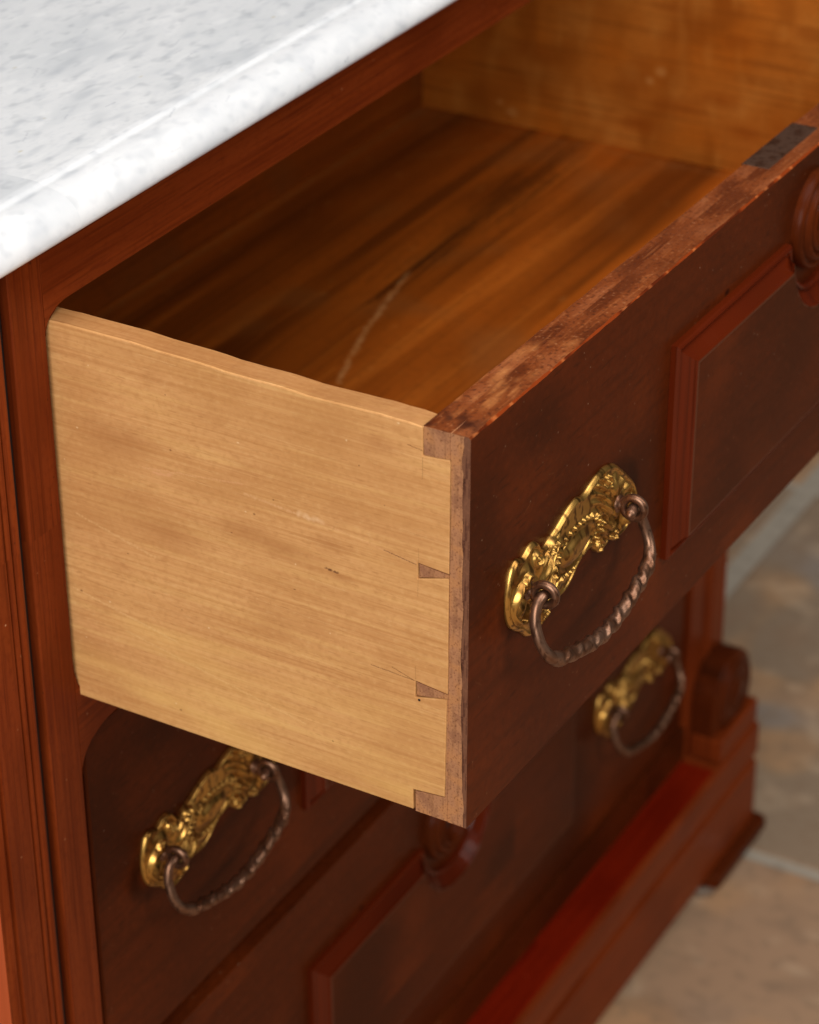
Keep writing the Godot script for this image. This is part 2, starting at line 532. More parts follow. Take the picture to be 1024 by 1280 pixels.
	p.layer(fine, 0.5, 0.95, c8(110, 58, 22), 0.25)
	p.layer(cloud2, 0.6, 0.9, c8(140, 92, 60), 0.35)
	var fl := func(x: float, z: float) -> Vector2: return Vector2(x / 0.76 * 1024.0, (z + 0.24) / 0.44 * 512.0)
	for k in 90:
		var x := rng.randf_range(0.42, 0.66)
		var z := -0.096 + rng.randfn(0.0, 0.008)
		p.stroke([fl.call(x, z), fl.call(x + rng.randf_range(0.04, 0.16), z - 0.004)], rng.randf_range(0.8, 2.4), c8(56, 28, 11), rng.randf_range(0.1, 0.32), rng)
	for k in 120:
		var x := rng.randf_range(0.1, 0.66)
		var z := rng.randf_range(-0.22, 0.18)
		p.stroke([fl.call(x, z), fl.call(x + rng.randf_range(0.04, 0.2), z - rng.randf_range(-0.002, 0.003))], rng.randf_range(0.6, 1.8), c8(76, 38, 15) if k % 2 else c8(220, 134, 58), rng.randf_range(0.12, 0.4), rng)
	p.stroke([fl.call(0.33, -0.056), fl.call(0.36, -0.066), fl.call(0.40, -0.078), fl.call(0.45, -0.09), fl.call(0.484, -0.097)], 3.4, c8(206, 160, 122), 0.65, rng)
	p.stroke([fl.call(0.65, -0.19), fl.call(0.70, -0.15), fl.call(0.727, -0.11), fl.call(0.74, -0.08)], 3.0, c8(168, 122, 84), 0.3, rng)
	p.stroke([fl.call(0.02, -0.229), fl.call(0.36, -0.229), fl.call(0.74, -0.229)], 4.0, c8(150, 118, 98), 0.32, rng)
	p.stroke([fl.call(0.725, -0.23), fl.call(0.727, -0.08), fl.call(0.727, 0.18)], 3.5, c8(158, 120, 92), 0.3, rng)
	for k in 60:
		var q: Vector2 = fl.call(rng.randf_range(0.3, 0.74), rng.randf_range(-0.23, 0.02))
		p.spot(q.x, q.y, rng.randf_range(2, 9), rng.randf_range(1, 3.5), c8(184, 138, 96), rng.randf_range(0.1, 0.4))
	mats.bottom = wood(p.texture(), Vector2(0.76, 0.44), 0.36, 0.0, 0.34, bump_fibre, 0.006)

	mats.bottom.albedo_color = Color(1.0, 0.94, 0.82)
	mats.bottom.metallic_specular = 0.3
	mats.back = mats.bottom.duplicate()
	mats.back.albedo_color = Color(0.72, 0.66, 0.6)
	# stained inside faces of the drawer
	p = Paint.new(1024, 512, c8(190, 118, 50))
	p.layer(cloud, 0.4, 0.9, c8(146, 80, 26), 0.7)
	p.layer(cloud2, 0.5, 0.95, c8(196, 112, 36), 0.5)
	p.layer(cloud2, 0.45, 0.1, c8(206, 142, 74), 0.4)
	p.layer(fibre2, 0.55, 0.9, c8(118, 66, 26), 0.4)
	p.layer(Paint.noise(1024, 512, 10, 70, 3, 71), 0.6, 0.95, c8(196, 142, 84), 0.18)
	p.layer(Paint.noise(1024, 512, 40, 18, 3, 72), 0.66, 0.95, c8(140, 72, 22), 0.4)
	p.layer(fine, 0.5, 0.95, c8(150, 88, 34), 0.3)
	p.layer(Paint.noise(1024, 512, 22, 40, 4, 73), 0.55, 0.9, c8(150, 84, 28), 0.5)
	p.layer(Paint.noise(1024, 512, 12, 26, 4, 74), 0.62, 0.9, c8(214, 158, 92), 0.2)
	var wl := func(z: float, y: float) -> Vector2: return Vector2((z + 0.24) / 0.46 * 1024.0, (1.0 - y / 0.23) * 512.0)
	for q3: Vector3 in [Vector3(-0.045, 0.072, 12), Vector3(-0.053, 0.064, 9), Vector3(-0.16, 0.02, 12), Vector3(-0.17, 0.026, 7)]:
		var q: Vector2 = wl.call(q3.x, q3.y)
		p.spot(q.x, q.y, q3.z * 1.2, q3.z, c8(220, 176, 128), 0.6)
	for q3: Vector3 in [Vector3(-0.03, 0.05, 30), Vector3(-0.06, 0.03, 26), Vector3(0.02, 0.04, 22), Vector3(-0.163, 0.016, 8), Vector3(0.0, 0.06, 26)]:
		var q: Vector2 = wl.call(q3.x, q3.y)
		p.spot(q.x, q.y, q3.z * 1.8, q3.z * 0.7, c8(142, 66, 14), 0.4)
	mats.inside = wood(p.texture(), Vector2(0.46, -0.23), 0.42, 0.0, 0.3, bump_fibre, 0.006)

	mats.inside.albedo_color = Color(1.0, 0.92, 0.78)
	# white marble with grey flecks and veins: 0.6 m square
	p = Paint.new(1024, 1024, c8(230, 231, 233))
	var m1 := Paint.noise(1024, 1024, 60, 22, 5, 81, 4.0)
	var m2 := Paint.noise(1024, 1024, 20, 7, 4, 82, 3.0)
	var m3 := Paint.noise(1024, 1024, 120, 60, 4, 83, 4.0)
	var m5 := Paint.noise(1024, 1024, 3, 2, 2, 85)
	var m6 := Paint.noise(1024, 1024, 8, 4.5, 5, 86, 5.0)
	var m4 := Paint.noise(1024, 1024, 10, 5, 3, 84)
	p.layer(m3, 0.45, 0.9, c8(212, 215, 218), 0.4)
	p.layer(m1, 0.52, 0.9, c8(196, 200, 205), 0.4)
	p.layer(m2, 0.57, 0.95, c8(172, 177, 184), 0.36)
	p.layer(m2, 0.4, 0.1, c8(246, 246, 247), 0.5)
	p.layer(m4, 0.6, 0.95, c8(190, 194, 201), 0.35)
	p.layer(m6, 0.6, 0.95, c8(150, 155, 162), 0.28)
	p.layer(m5, 0.55, 0.95, c8(212, 215, 220), 0.4)
	for k in 130:
		var q := Vector2(rng.randf_range(0, 1024), rng.randf_range(0, 1024))
		if m1[int(q.y) * 1024 + int(q.x)] < 120 and k % 3:
			continue
		var l := rng.randf_range(8, 30)
		p.stroke([q, q + Vector2(l, rng.randf_range(-0.5, 0.1) * l)], rng.randf_range(0.8, 2.6), c8(130, 134, 146), rng.randf_range(0.08, 0.22), rng)
	for k in 26:
		p.spot(rng.randf_range(0, 1024), rng.randf_range(0, 1024), rng.randf_range(2, 6), rng.randf_range(1.5, 3), c8(196, 182, 150), rng.randf_range(0.25, 0.6))
	var mm := wood(p.texture(), Vector2(0.6, 0.6), 0.3, 0.0, 0.0)
	mm.metallic_specular = 0.5
	mm.uv1_triplanar = true
	mm.uv1_scale = Vector3(1, 1, 1) / 0.46
	mats.marble = mm

	# brass with dark tarnish in it, and the steel of the bails
	p = Paint.new(512, 512, c8(200, 153, 80))
	p.layer(Paint.noise(512, 512, 24, 24, 4, 91), 0.5, 0.8, c8(132, 88, 42), 0.7)
	p.layer(Paint.noise(512, 512, 5, 5, 3, 92), 0.52, 0.8, c8(84, 56, 28), 0.7)
	p.layer(Paint.noise(512, 512, 10, 10, 3, 93), 0.32, 0.1, c8(222, 176, 96), 0.5)
	var bm := wood(p.texture(), Vector2(0.12, 0.12), 0.32, 0.0, 0.0, gray(Paint.noise(512, 512, 5, 5, 3, 94), 512, 512, 0.3, 0.7), 0.006)
	bm.metallic = 0.92
	mats.brass = bm
	p = Paint.new(256, 256, c8(136, 102, 82))
	p.layer(Paint.noise(256, 256, 14, 14, 4, 95), 0.45, 0.8, c8(104, 66, 46), 0.7)
	p.layer(Paint.noise(256, 256, 4, 4, 3, 96), 0.6, 0.85, c8(70, 46, 34), 0.6)
	var sm := wood(p.texture(), Vector2(0.05, 0.05), 0.38, 0.0, 0.0)
	sm.metallic = 0.85
	mats.steel = sm
	mats.rub = plain(c8(78, 34, 14), 0.3)
	mats.lock = mats.steel.duplicate()
	mats.lock.albedo_color = Color(0.62, 0.6, 0.6)
	mats.lock.metallic = 0.3
	mats.lock.roughness = 0.5
	mats.ledge = mats.red.duplicate()
	mats.ledge.albedo_color = Color(1.0, 0.62, 0.6)  # the red sheen on the ledge is put into this tint
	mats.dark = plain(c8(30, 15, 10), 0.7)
	mats.carcass = plain(c8(70, 40, 24), 0.8)
	mats.porcelain = plain(c8(132, 118, 106), 0.4)

	# slate-coloured floor tiles, a few variants
	mats.tile = []
	for v in 3:
		p = Paint.new(512, 512, [c8(150, 128, 106), c8(170, 137, 109), c8(166, 136, 108)][v])
		p.layer(Paint.noise(512, 512, 50, 44, 4, 101 + v * 10), 0.45, 0.75, c8(148, 138, 132), 0.6)
		p.layer(Paint.noise(512, 512, 36, 30, 4, 102 + v * 10), 0.52, 0.75, c8(192, 146, 104), 0.6)
		p.layer(Paint.noise(512, 512, 16, 12, 4, 103 + v * 10), 0.55, 0.8, c8(150, 122, 98), 0.45)
		p.layer(Paint.noise(512, 512, 12, 12, 4, 104 + v * 10), 0.6, 0.85, c8(204, 176, 146), 0.4)
		p.layer(Paint.noise(512, 512, 4, 4, 3, 105 + v * 10), 0.5, 0.85, c8(140, 116, 94), 0.4)
		var tm := wood(p.texture(), Vector2(0.6, 0.6), 0.55, 0.0, 0.0, gray(Paint.noise(512, 512, 18, 16, 4, 106 + v * 10), 512, 512, 0.2, 0.8), 0.08)
		mats.tile.append(tm)
	p = Paint.new(256, 256, c8(170, 158, 142))
	p.layer(Paint.noise(256, 256, 6, 6, 4, 131), 0.5, 0.9, c8(148, 138, 124), 0.5)
	mats.grout = wood(p.texture(), Vector2(0.2, 0.2), 0.85, 0.0, 0.0)


# ---------------------------------------------------------------- brass pulls
var pull := {}

func outline_at(pts: Array, x: float) -> float:
	var n := pts.size()
	for i in n - 1:
		var a: Vector2 = pts[i]
		var b: Vector2 = pts[i + 1]
		if x <= b.x:
			var wide := maxf(b.x - a.x, 1e-5)
			var t := clampf((x - a.x) / wide, 0.0, 1.0)
			if i == 0 or i == n - 2:
				return lerpf(a.y, b.y, sin(t * PI * 0.5) if i == 0 else 1.0 - cos(t * PI * 0.5))
			var p: Vector2 = pts[i - 1]
			var q: Vector2 = pts[i + 2]
			var m0 := (b.y - p.y) / maxf(b.x - p.x, 1e-5) * wide
			var m1 := (q.y - a.y) / maxf(q.x - a.x, 1e-5) * wide
			return (2 * t * t * t - 3 * t * t + 1) * a.y + (t * t * t - 2 * t * t + t) * m0 + (3 * t * t - 2 * t * t * t) * b.y + (t * t * t - t * t) * m1
	return (pts[-1] as Vector2).y


func ridge(d: float, wide: float) -> float:
	return maxf(0.0, 1.0 - (d / wide) * (d / wide))


func plate_height(x: float, y: float, edge: float) -> float:
	# relief of the stamped plate in millimetres; edge is the distance to its outline
	var inner := smoothstep(2.2, 4.5, edge)
	var h := 2.0 * sqrt(clampf(edge / 1.6, 0.0, 1.0)) - 0.9 * smoothstep(1.6, 3.2, edge) + 0.8 * smoothstep(4.0, 12.0, edge)
	# long smooth cartouche in the middle, leaning like the plate
	var q := Vector2(x + y * 0.35, y - x * 0.10)
	var oval := Vector2(q.x / 17.0, q.y / 8.0).length()
	h += 2.2 * smoothstep(1.05, 0.45, oval)
	h += 0.9 * ridge((oval - 1.16) * 9.0, 1.0)
	# beaded rope that runs along the cartouche
	var ang := atan2(q.y / 8.0, q.x / 17.0)
	h += inner * 1.9 * ridge((oval - 1.48) * 9.0, 1.7) * (0.5 + 0.5 * sin(ang * 34.0))
	for s: float in [-1.0, 1.0]:
		var c := Vector2(x - s * 45.0, y - s * 1.0)
		var rad := c.length()
		var th := atan2(c.y, c.x * s)
		# rosette: boss, moat and curled petals round the post
		h += 1.2 * smoothstep(7.5, 5.0, rad)
		if rad > 6.5 and rad < 21.0:
			h += inner * 2.4 * ridge(rad - 13.0, 7.5) * pow(0.5 + 0.5 * sin(th * 8.0 + rad * 0.32), 0.7)
		# flutes that sweep from the rosette to the cartouche
		var f := Vector2(x - s * 26.0, y)
		if absf(f.x) < 12.0 and oval > 1.25:
			h += inner * 2.0 * (0.5 + 0.5 * sin((f.y + s * f.x * 0.8 + 0.03 * f.x * f.x) * 1.3)) * ridge(f.x, 12.0)
		# C scroll at the outer end
		var g := Vector2(x - s * 51.0, y - s * 2.0)
		h += inner * 2.2 * ridge(g.length() - 12.5, 1.7) * smoothstep(-2.0, 5.0, s * g.x)
		# scrolls on the shoulders: a curl with an eye
		for lobe: Vector2 in [Vector2(25, -13), Vector2(33, 20), Vector2(42, -15), Vector2(53, -9)]:
			var l := Vector2(x - s * lobe.x, y - s * lobe.y)
			var r := l.length()
			h += 1.7 * ridge(r - 2.9, 1.4) + 1.3 * smoothstep(1.5, 0.4, r)
	return h


func make_pull() -> void:
	# the outline as upper and lower edges, millimetres from the middle of the plate
	var upper := [Vector2(-68.4, 4), Vector2(-67.8, 10), Vector2(-66, 16), Vector2(-63.2, 20.6), Vector2(-59, 22.6), Vector2(-54, 20.8), Vector2(-51, 21.6), Vector2(-47, 23.4), Vector2(-42, 23.6), Vector2(-38, 21), Vector2(-34.5, 16.2), Vector2(-31, 15.6), Vector2(-26, 17.2), Vector2(-19, 19.4), Vector2(-11, 22.6), Vector2(-4, 24.8), Vector2(2, 25.4), Vector2(7, 23.8), Vector2(11, 24.2), Vector2(17, 26.2), Vector2(24, 27.8), Vector2(31, 28.2), Vector2(36, 27.2), Vector2(42, 25), Vector2(50, 18.5), Vector2(58, 11), Vector2(64, 5), Vector2(67, 0), Vector2(68.4, -4)]
	var lower := [Vector2(-68.4, 4), Vector2(-68.0, -2), Vector2(-66.4, -7.5), Vector2(-63.4, -12.4), Vector2(-59, -16.4), Vector2(-53.8, -19.8), Vector2(-50, -23.6), Vector2(-47.4, -25.8), Vector2(-42, -27.8), Vector2(-36, -27.8), Vector2(-29, -25.2), Vector2(-25, -21.4), Vector2(-21, -20.2), Vector2(-14, -21), Vector2(-9, -20.6), Vector2(-3, -18), Vector2(3, -13.4), Vector2(9, -10.6), Vector2(16, -10), Vector2(20, -11.6), Vector2(24, -15.6), Vector2(28, -17.6), Vector2(34, -17.4), Vector2(37, -15.6), Vector2(41, -17.6), Vector2(46, -19.4), Vector2(53, -19.8), Vector2(58, -18.8), Vector2(63, -14.4), Vector2(66.5, -9), Vector2(68.4, -4)]
	var nx := 250
	var ny := 96
	var rows: Array[PackedVector3Array] = []
	for i in nx + 1:
		var a := -cos(PI * i / nx)
		var x := 68.4 * lerpf(a, -1.0 + 2.0 * i / nx, 0.75)
		var top := outline_at(upper, x)
		var bot := outline_at(lower, x)
		var slope_t := absf(outline_at(upper, x + 0.7) - outline_at(upper, x - 0.7)) / 1.4
		var slope_b := absf(outline_at(lower, x + 0.7) - outline_at(lower, x - 0.7)) / 1.4
		var row := PackedVector3Array()
		for j in ny + 1:
			var t := lerpf(0.5 - 0.5 * cos(PI * j / ny), float(j) / ny, 0.55)
			var y := lerpf(bot, top, t)
			var edge := minf((top - y) / sqrt(1.0 + minf(slope_t, 3.0) * slope_t), (y - bot) / sqrt(1.0 + minf(slope_b, 3.0) * slope_b))
			edge = minf(edge, minf(x + 68.4, 68.4 - x) * 1.2 + 0.0)
			row.append(Vector3(x * 0.955, y * 0.955, 0.6 + plate_height(x, y, maxf(edge, 0.0))) * 0.001)
		rows.append(row)
	var st := begin()
	for i in nx:
		for j in ny:
			quad(st, rows[i][j], rows[i + 1][j], rows[i + 1][j + 1], rows[i][j + 1], 0, Vector2.ZERO, 1)
	for i in nx:
		for j: int in [0, ny]:
			var a := rows[i][j]
			var b := rows[i + 1][j]
			var a0 := Vector3(a.x, a.y, -0.0005)
			var b0 := Vector3(b.x, b.y, -0.0005)
			if j == 0:
				quad(st, a0, b0, b, a, 0, Vector2.ZERO, 2)
			else:
				quad(st, a, b, b0, a0, 0, Vector2.ZERO, 2)
	pull.plate = finish([st], [mats.brass])
	# eye bolt
	st = begin()
	var ring := PackedVector3Array()
	for i in 28:
		var a := TAU * i / 28
		ring.append(Vector3(0.0006 * sin(a), cos(a) * 0.0052, 0.0112 + sin(a) * 0.0052))
	tube(st, ring, func(_s: float, _p: float) -> float: return 0.0021, 12, true)
	lathe(st, Vector3(0, 0, 0.003), Basis(), [Vector2(0.0046, 0), Vector2(0.0046, 0.0008), Vector2(0.0032, 0.0014), Vector2(0.0026, 0.0026), Vector2(0.0022, 0.0042)], 16)
	pull.eye = finish([st], [mats.steel])
	# bail: hangs from the eyes, thicker and twisted in the middle
	var half := [Vector3(0.0375, -0.0012, 0.0122), Vector3(0.0415, -0.0006, 0.0118), Vector3(0.045, 0, 0.0112), Vector3(0.0492, -0.0012, 0.0106), Vector3(0.0520, -0.0045, 0.0105), Vector3(0.0540, -0.0105, 0.0115), Vector3(0.0548, -0.0175, 0.0140), Vector3(0.0535, -0.0235, 0.0165), Vector3(0.0498, -0.0282, 0.0182), Vector3(0.0435, -0.0316, 0.0193), Vector3(0.034, -0.0343, 0.0199), Vector3(0.022, -0.0375, 0.0204), Vector3(0.010, -0.0398, 0.0207)]
	var curve := Curve3D.new()
	var all: Array[Vector3] = []
	for v: Vector3 in half:
		all.append(Vector3(-v.x, v.y, v.z))
	all.append(Vector3(0, -0.0404, 0.0208))
	for i in half.size():
		all.append(half[half.size() - 1 - i])
	for i in all.size():
		var d := (all[mini(i + 1, all.size() - 1)] - all[maxi(i - 1, 0)]) / 6.0
		curve.add_point(all[i], -d, d)
	curve.bake_interval = 0.0006
	var total := curve.get_baked_length()
	var path := PackedVector3Array()
	var steps := 260
	for i in steps + 1:
		path.append(curve.sample_baked(total * i / steps))
	st = begin()
	tube(st, path, func(s: float, phi: float) -> float:
		var m := absf(s / total - 0.5) * 2.0
		var twist := smoothstep(0.60, 0.46, m)
		var r := 0.0026 + 0.0008 * smoothstep(0.66, 0.5, m)
		if m > 0.975:
			r *= sqrt(maxf(0.02, (1.0 - m) / 0.025))
		return r * (1.0 + twist * (0.14 * sin(phi * 2.0 + s * 620.0) + 0.08 * sin(phi * 3.0 + s * 1100.0))), 20)
	pull.bail = finish([st], [mats.steel])


func add_pull(drawer: Node3D, at: Vector3, tilt: float) -> void:
	var b := Basis(Vector3(0, 0, 1), tilt)
	for d: Array in [["handle_backplate", pull.plate, Vector3(0.003, -0.0022, 0)], ["eye_bolt", pull.eye, Vector3(-0.045, 0, 0)], ["eye_bolt", pull.eye, Vector3(0.045, 0, 0)], ["bail_handle", pull.bail, Vector3.ZERO]]:
		var o := part(d[0], d[1], drawer, at + b * (d[2] as Vector3))
		o.basis = b


# ---------------------------------------------------------------- drawers
func panel_outline() -> PackedVector2Array:
	var c := Vector2(0.371, 0.160)
	var out := PackedVector2Array([Vector2(0.198, 0.0395), Vector2(0.551, 0.0395), Vector2(0.551, 0.158)])
	out.append(Vector2(c.x + 0.036, 0.158))
	for i in range(1, 20):
		var a := -PI * i / 20
		out.append(c + Vector2(cos(a), sin(a)) * 0.036)
	out.append(Vector2(c.x - 0.036, 0.158))
	out.append(Vector2(0.198, 0.158))
	return out


func dress_front(drawer: Node3D, y0: float, shift := 0.0) -> void:
	# the raised panel with its notch, the turned roundel and the two pulls
	var s := begin()
	var f := begin()
	var w := begin()
	var xf := Transform3D(Basis(), Vector3(0, y0, DEPTH))
	rings([s, f], panel_outline(), [Vector2(0, -0.001), Vector2(0, 0.0030), Vector2(0.0005, 0.0041), Vector2(0.0016, 0.0046), Vector2(0.0027, 0.0042), Vector2(0.0032, 0.0026), Vector2(0.0036, 0.0027), Vector2(0.0098, 0.0084), Vector2(0.0100, 0.0094), Vector2(0.0104, 0.0100)], xf, -1, Vector2(0.31, 0.17), false)
	rings([w, f], panel_outline(), [Vector2(0.0104, 0.0100), Vector2(0.0109, 0.0103), Vector2(0.0115, 0.0103)], xf, 0, Vector2(0.31, 0.17))
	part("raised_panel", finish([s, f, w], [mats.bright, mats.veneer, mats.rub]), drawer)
	s = begin()
	lathe(s, Vector3(0.369, y0 + 0.160, DEPTH - 0.0005), Basis(), [Vector2(0.0271, 0), Vector2(0.0271, 0.003), Vector2(0.0265, 0.0052), Vector2(0.0252, 0.0066), Vector2(0.0239, 0.0060), Vector2(0.0231, 0.0046), Vector2(0.0224, 0.0058), Vector2(0.0214, 0.0082), Vector2(0.0198, 0.0094), Vector2(0.0182, 0.0084), Vector2(0.0174, 0.0064), Vector2(0.0167, 0.0080), Vector2(0.0153, 0.0098), Vector2(0.0139, 0.0092), Vector2(0.0130, 0.0066), Vector2(0.0116, 0.0040), Vector2(0.0080, 0.0030), Vector2(0.0001, 0.0030)], 56)
	part("roundel", finish([s], [mats.veneer]), drawer)
	s = begin()
	var key := PackedVector2Array()
	for i in 15:
		var a := -PI * 0.3 + PI * 1.6 * i / 14
		key.append(Vector2(cos(a), sin(a)) * 0.0032)
	key.append(Vector2(-0.0014, -0.009))
	key.append(Vector2(0.0014, -0.009))
	rings([s], key, [Vector2(0, 0.002), Vector2(0, 0.0029)], Transform3D(Basis(), Vector3(0.369, y0 + 0.162, DEPTH)), 0)
	part("keyhole", finish([s], [mats.dark]), drawer)
	add_pull(drawer, Vector3(0.0945 + shift, y0 + 0.101 + shift * 0.25, DEPTH), 0.0)
	add_pull(drawer, Vector3(DRAWER_W - 0.0945, y0 + 0.101, DEPTH), 0.0)


func open_drawer() -> void:
	var drawer := Node3D.new()
	drawer.name = "drawer"
	drawer.position = -BASE
	drawer.basis = Basis.from_euler(Vector3(0.00704, -0.0129, -0.00206))
	drawer.set_meta("label", "pulled-out top drawer with pale side and dovetailed corner")
	chest.add_child(drawer, true)
	var h := 0.2
	var t := 0.0134
	var zi := 0.1914
	# front board: veneered face, worn top, brown end
	var face := begin()
	var top := begin()
	var end := begin()
	var edge := begin()
	var inner_edge := begin()
	var wear := FastNoiseLite.new()
	wear.seed = 12
	wear.frequency = 9.0
	wear.fractal_octaves = 4
	for piece: Array in [[0.0, t, 0.2048, 8], [t, DRAWER_W, zi, 260]]:
		var x0: float = piece[0]
		var x1: float = piece[1]
		var zb: float = piece[2]
		var count: int = piece[3]
		var uv := Vector2(0, -DEPTH)
		for k in count:
			var a := lerpf(x0, x1, float(k) / count)
			var b := lerpf(x0, x1, float(k + 1) / count)
			var ca := 0.0008 + 0.0007 * wear.get_noise_1d(a * 4.0)
			var cb := 0.0008 + 0.0007 * wear.get_noise_1d(b * 4.0)
			var ia := 0.0006 + 0.0006 * wear.get_noise_1d(a * 3.0 + 50.0)
			var ib := 0.0006 + 0.0006 * wear.get_noise_1d(b * 3.0 + 50.0)
			quad(face, Vector3(a, 0, DEPTH), Vector3(b, 0, DEPTH), Vector3(b, h - cb, DEPTH), Vector3(a, h - ca, DEPTH), 0, uv)
			quad(edge, Vector3(a, h - ca, DEPTH), Vector3(b, h - cb, DEPTH), Vector3(b, h, DEPTH - cb * 1.2), Vector3(a, h, DEPTH - ca * 1.2), 0)
			quad(top, Vector3(a, h, DEPTH - ca * 1.2), Vector3(b, h, DEPTH - cb * 1.2), Vector3(b, h, zb + ib), Vector3(a, h, zb + ia), 0)
			quad(inner_edge, Vector3(a, h, zb + ia), Vector3(b, h, zb + ib), Vector3(b, h - ib, zb), Vector3(a, h - ia, zb), 0)
			quad(end, Vector3(a, h - ia, zb), Vector3(b, h - ib, zb), Vector3(b, 0, zb), Vector3(a, 0, zb), 0)
			quad(end, Vector3(a, 0, zb), Vector3(b, 0, zb), Vector3(b, 0, DEPTH), Vector3(a, 0, DEPTH), 0)
	quad(end, Vector3(DRAWER_W, 0, DEPTH), Vector3(DRAWER_W, 0, zi), Vector3(DRAWER_W, h, zi), Vector3(DRAWER_W, h, DEPTH), 1)
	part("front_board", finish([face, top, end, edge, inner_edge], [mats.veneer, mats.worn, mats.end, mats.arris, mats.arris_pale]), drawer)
	var m := Transform3D(Basis(Vector3(0, 0, 1), Vector3(0, 1, 0), Vector3(-1, 0, 0)), Vector3(t, 0, 0))   # (z, y, depth) with the outer face at x = 0
	# its left end: pins that reach back between the tails of the side, and the dark lip of the veneer with a ragged edge
	var rag: Array[Vector2] = []
	var chips := FastNoiseLite.new()
	chips.seed = 3
	chips.frequency = 60.0
	for i in 61:
		var y := lerpf(0.0, 0.1985, i / 60.0)
		rag.append(Vector2(DEPTH - 0.0030 + 0.0013 * chips.get_noise_1d(y) + 0.0006 * chips.get_noise_1d(y * 5.0 + 3.0) + 0.0012 * smoothstep(0.06, 0.0, y) - 0.0006 * smoothstep(0.12, 0.19, y), y))
	var pins := PackedVector2Array([Vector2(0.1880, 0.0)])
	for v: Vector2 in rag:
		pins.append(v)
	pins.append_array([Vector2(DEPTH - 0.003, 0.1997), Vector2(0.1919, 0.1997), Vector2(0.1918, 0.1930), Vector2(0.1920, 0.1860), Vector2(0.1985, 0.1863), Vector2(0.2051, 0.1871), Vector2(0.2053, 0.1600), Vector2(0.2049, 0.1304), Vector2(0.1970, 0.1309), Vector2(0.1897, 0.1318), Vector2(0.1899, 0.1285), Vector2(0.1896, 0.1250), Vector2(0.1960, 0.1268), Vector2(0.2048, 0.1292), Vector2(0.2049, 0.1000), Vector2(0.2044, 0.0687), Vector2(0.1968, 0.0694), Vector2(0.1885, 0.0705), Vector2(0.1888, 0.0664), Vector2(0.1884, 0.0634), Vector2(0.1960, 0.0648), Vector2(0.2041, 0.0667), Vector2(0.2034, 0.0129), Vector2(0.1879, 0.0113)])
	var s := begin()
	rings([s], pins, [Vector2(0, 0.0), Vector2(0, t - 0.0003), Vector2(0.0001, t - 0.0002)], m, 1)
	part("dovetail_pins", finish([s], [mats.end]), drawer)
	var lip := PackedVector2Array([Vector2(DEPTH, 0.0), Vector2(DEPTH, 0.1991), Vector2(DEPTH - 0.001, 0.19995), Vector2(DEPTH - 0.003, 0.19995)])
	for i in 61:
		lip.append(rag[60 - i])
	s = begin()
	rings([s], lip, [Vector2(0, t - 0.00003)], m, 1)
	part("veneer_edge", finish([s], [mats.pin]), drawer)
	s = begin()
	box([s], Vector3(0.0002, 0.1997, 0.1919), Vector3(t, h, 0.2048), 0.0, 0)
	part("worn_corner", finish([s], [mats.worn]), drawer)
	# side: outline in (z, y) with the tails cut round the pins, top edge worn uneven
	var ol := PackedVector2Array([Vector2(-0.235, 0.0), Vector2(0.1868, 0.0006), Vector2(0.1868, 0.0116), Vector2(0.2032, 0.0132), Vector2(0.2040, 0.0664), Vector2(0.1880, 0.0624), Vector2(0.1880, 0.0708), Vector2(0.2044, 0.0690), Vector2(0.2047, 0.1290), Vector2(0.1892, 0.1243), Vector2(0.1892, 0.1320), Vector2(0.2048, 0.1308), Vector2(0.2050, 0.1868), Vector2(0.1916, 0.1856), Vector2(0.1916, 0.1990)])
	var sag := FastNoiseLite.new()
	sag.seed = 5
	sag.frequency = 14.0
	for i in range(1, 60):
		var z := lerpf(0.1916, -0.235, i / 60.0)
		var dip := 0.0008 * sin((z + 0.02) * 24.0) * smoothstep(0.19, 0.12, z) + 0.0011 * sag.get_noise_1d(z) + 0.0005 * sag.get_noise_1d(z * 4.0 + 9.0)
		ol.append(Vector2(z, 0.2000 + dip + 0.0012 * smoothstep(0.1, 0.0, z) - 0.0009 * smoothstep(0.155, 0.1916, z)))
	ol.append(Vector2(-0.235, 0.2005))
	s = begin()
	var inner := begin()
	var rim := begin()
	rings([rim], ol, [Vector2(0, 0.0), Vector2(0, t - 0.0008)], m, 2, Vector2(0.01, 0), false)
	rings([s], ol, [Vector2(0, t - 0.0008), Vector2(0.0002, t - 0.0002), Vector2(0.0006, t)], m, 2, Vector2(0.01, 0))
	flat(inner, ol, 0.0, m, 2, Vector2(0.24, -t), true)
	part("side_panel", finish([s, rim, inner], [mats.side, mats.side_top, mats.inside]), drawer).set_meta("label", "pale unvarnished left side with half-blind dovetails")
	# nail hole beside the lower pin
	s = begin()
	lathe(s, Vector3(0.0006, 0.0615, 0.1900), Basis(Vector3(0, 0, 1), Vector3(0, 1, 0), Vector3(-1, 0, 0)), [Vector2(0.0007, 0.0004), Vector2(0.0006, 0.0008), Vector2(0.0001, 0.0009)], 10)
	part("nail", finish([s], [mats.dark]), drawer)
	# right side, back, bottom
	s = begin()
	inner = begin()
	box([inner, s, s, s, s, s], Vector3(DRAWER_W - t, 0, -0.235), Vector3(DRAWER_W, 0.1995, 0.2045), 0.0006, 2, Vector2(0.24, -(DRAWER_W - t)))
	part("side_panel", finish([inner, s], [mats.inside, mats.side]), drawer)
	s = begin()
	box([s], Vector3(t, 0.0105, -0.245), Vector3(DRAWER_W - t, 0.1985, -0.2335), 0.0006, 0, Vector2(0, 0.05))
	part("back_board", finish([s], [mats.back]), drawer)
	s = begin()
	box([s], Vector3(t - 0.004, 0.0035, -0.24), Vector3(DRAWER_W - t + 0.004, 0.0105, zi), 0.0, 0, Vector2(0, 0.24 - 0.0105))
	part("bottom_board", finish([s], [mats.bottom]), drawer)
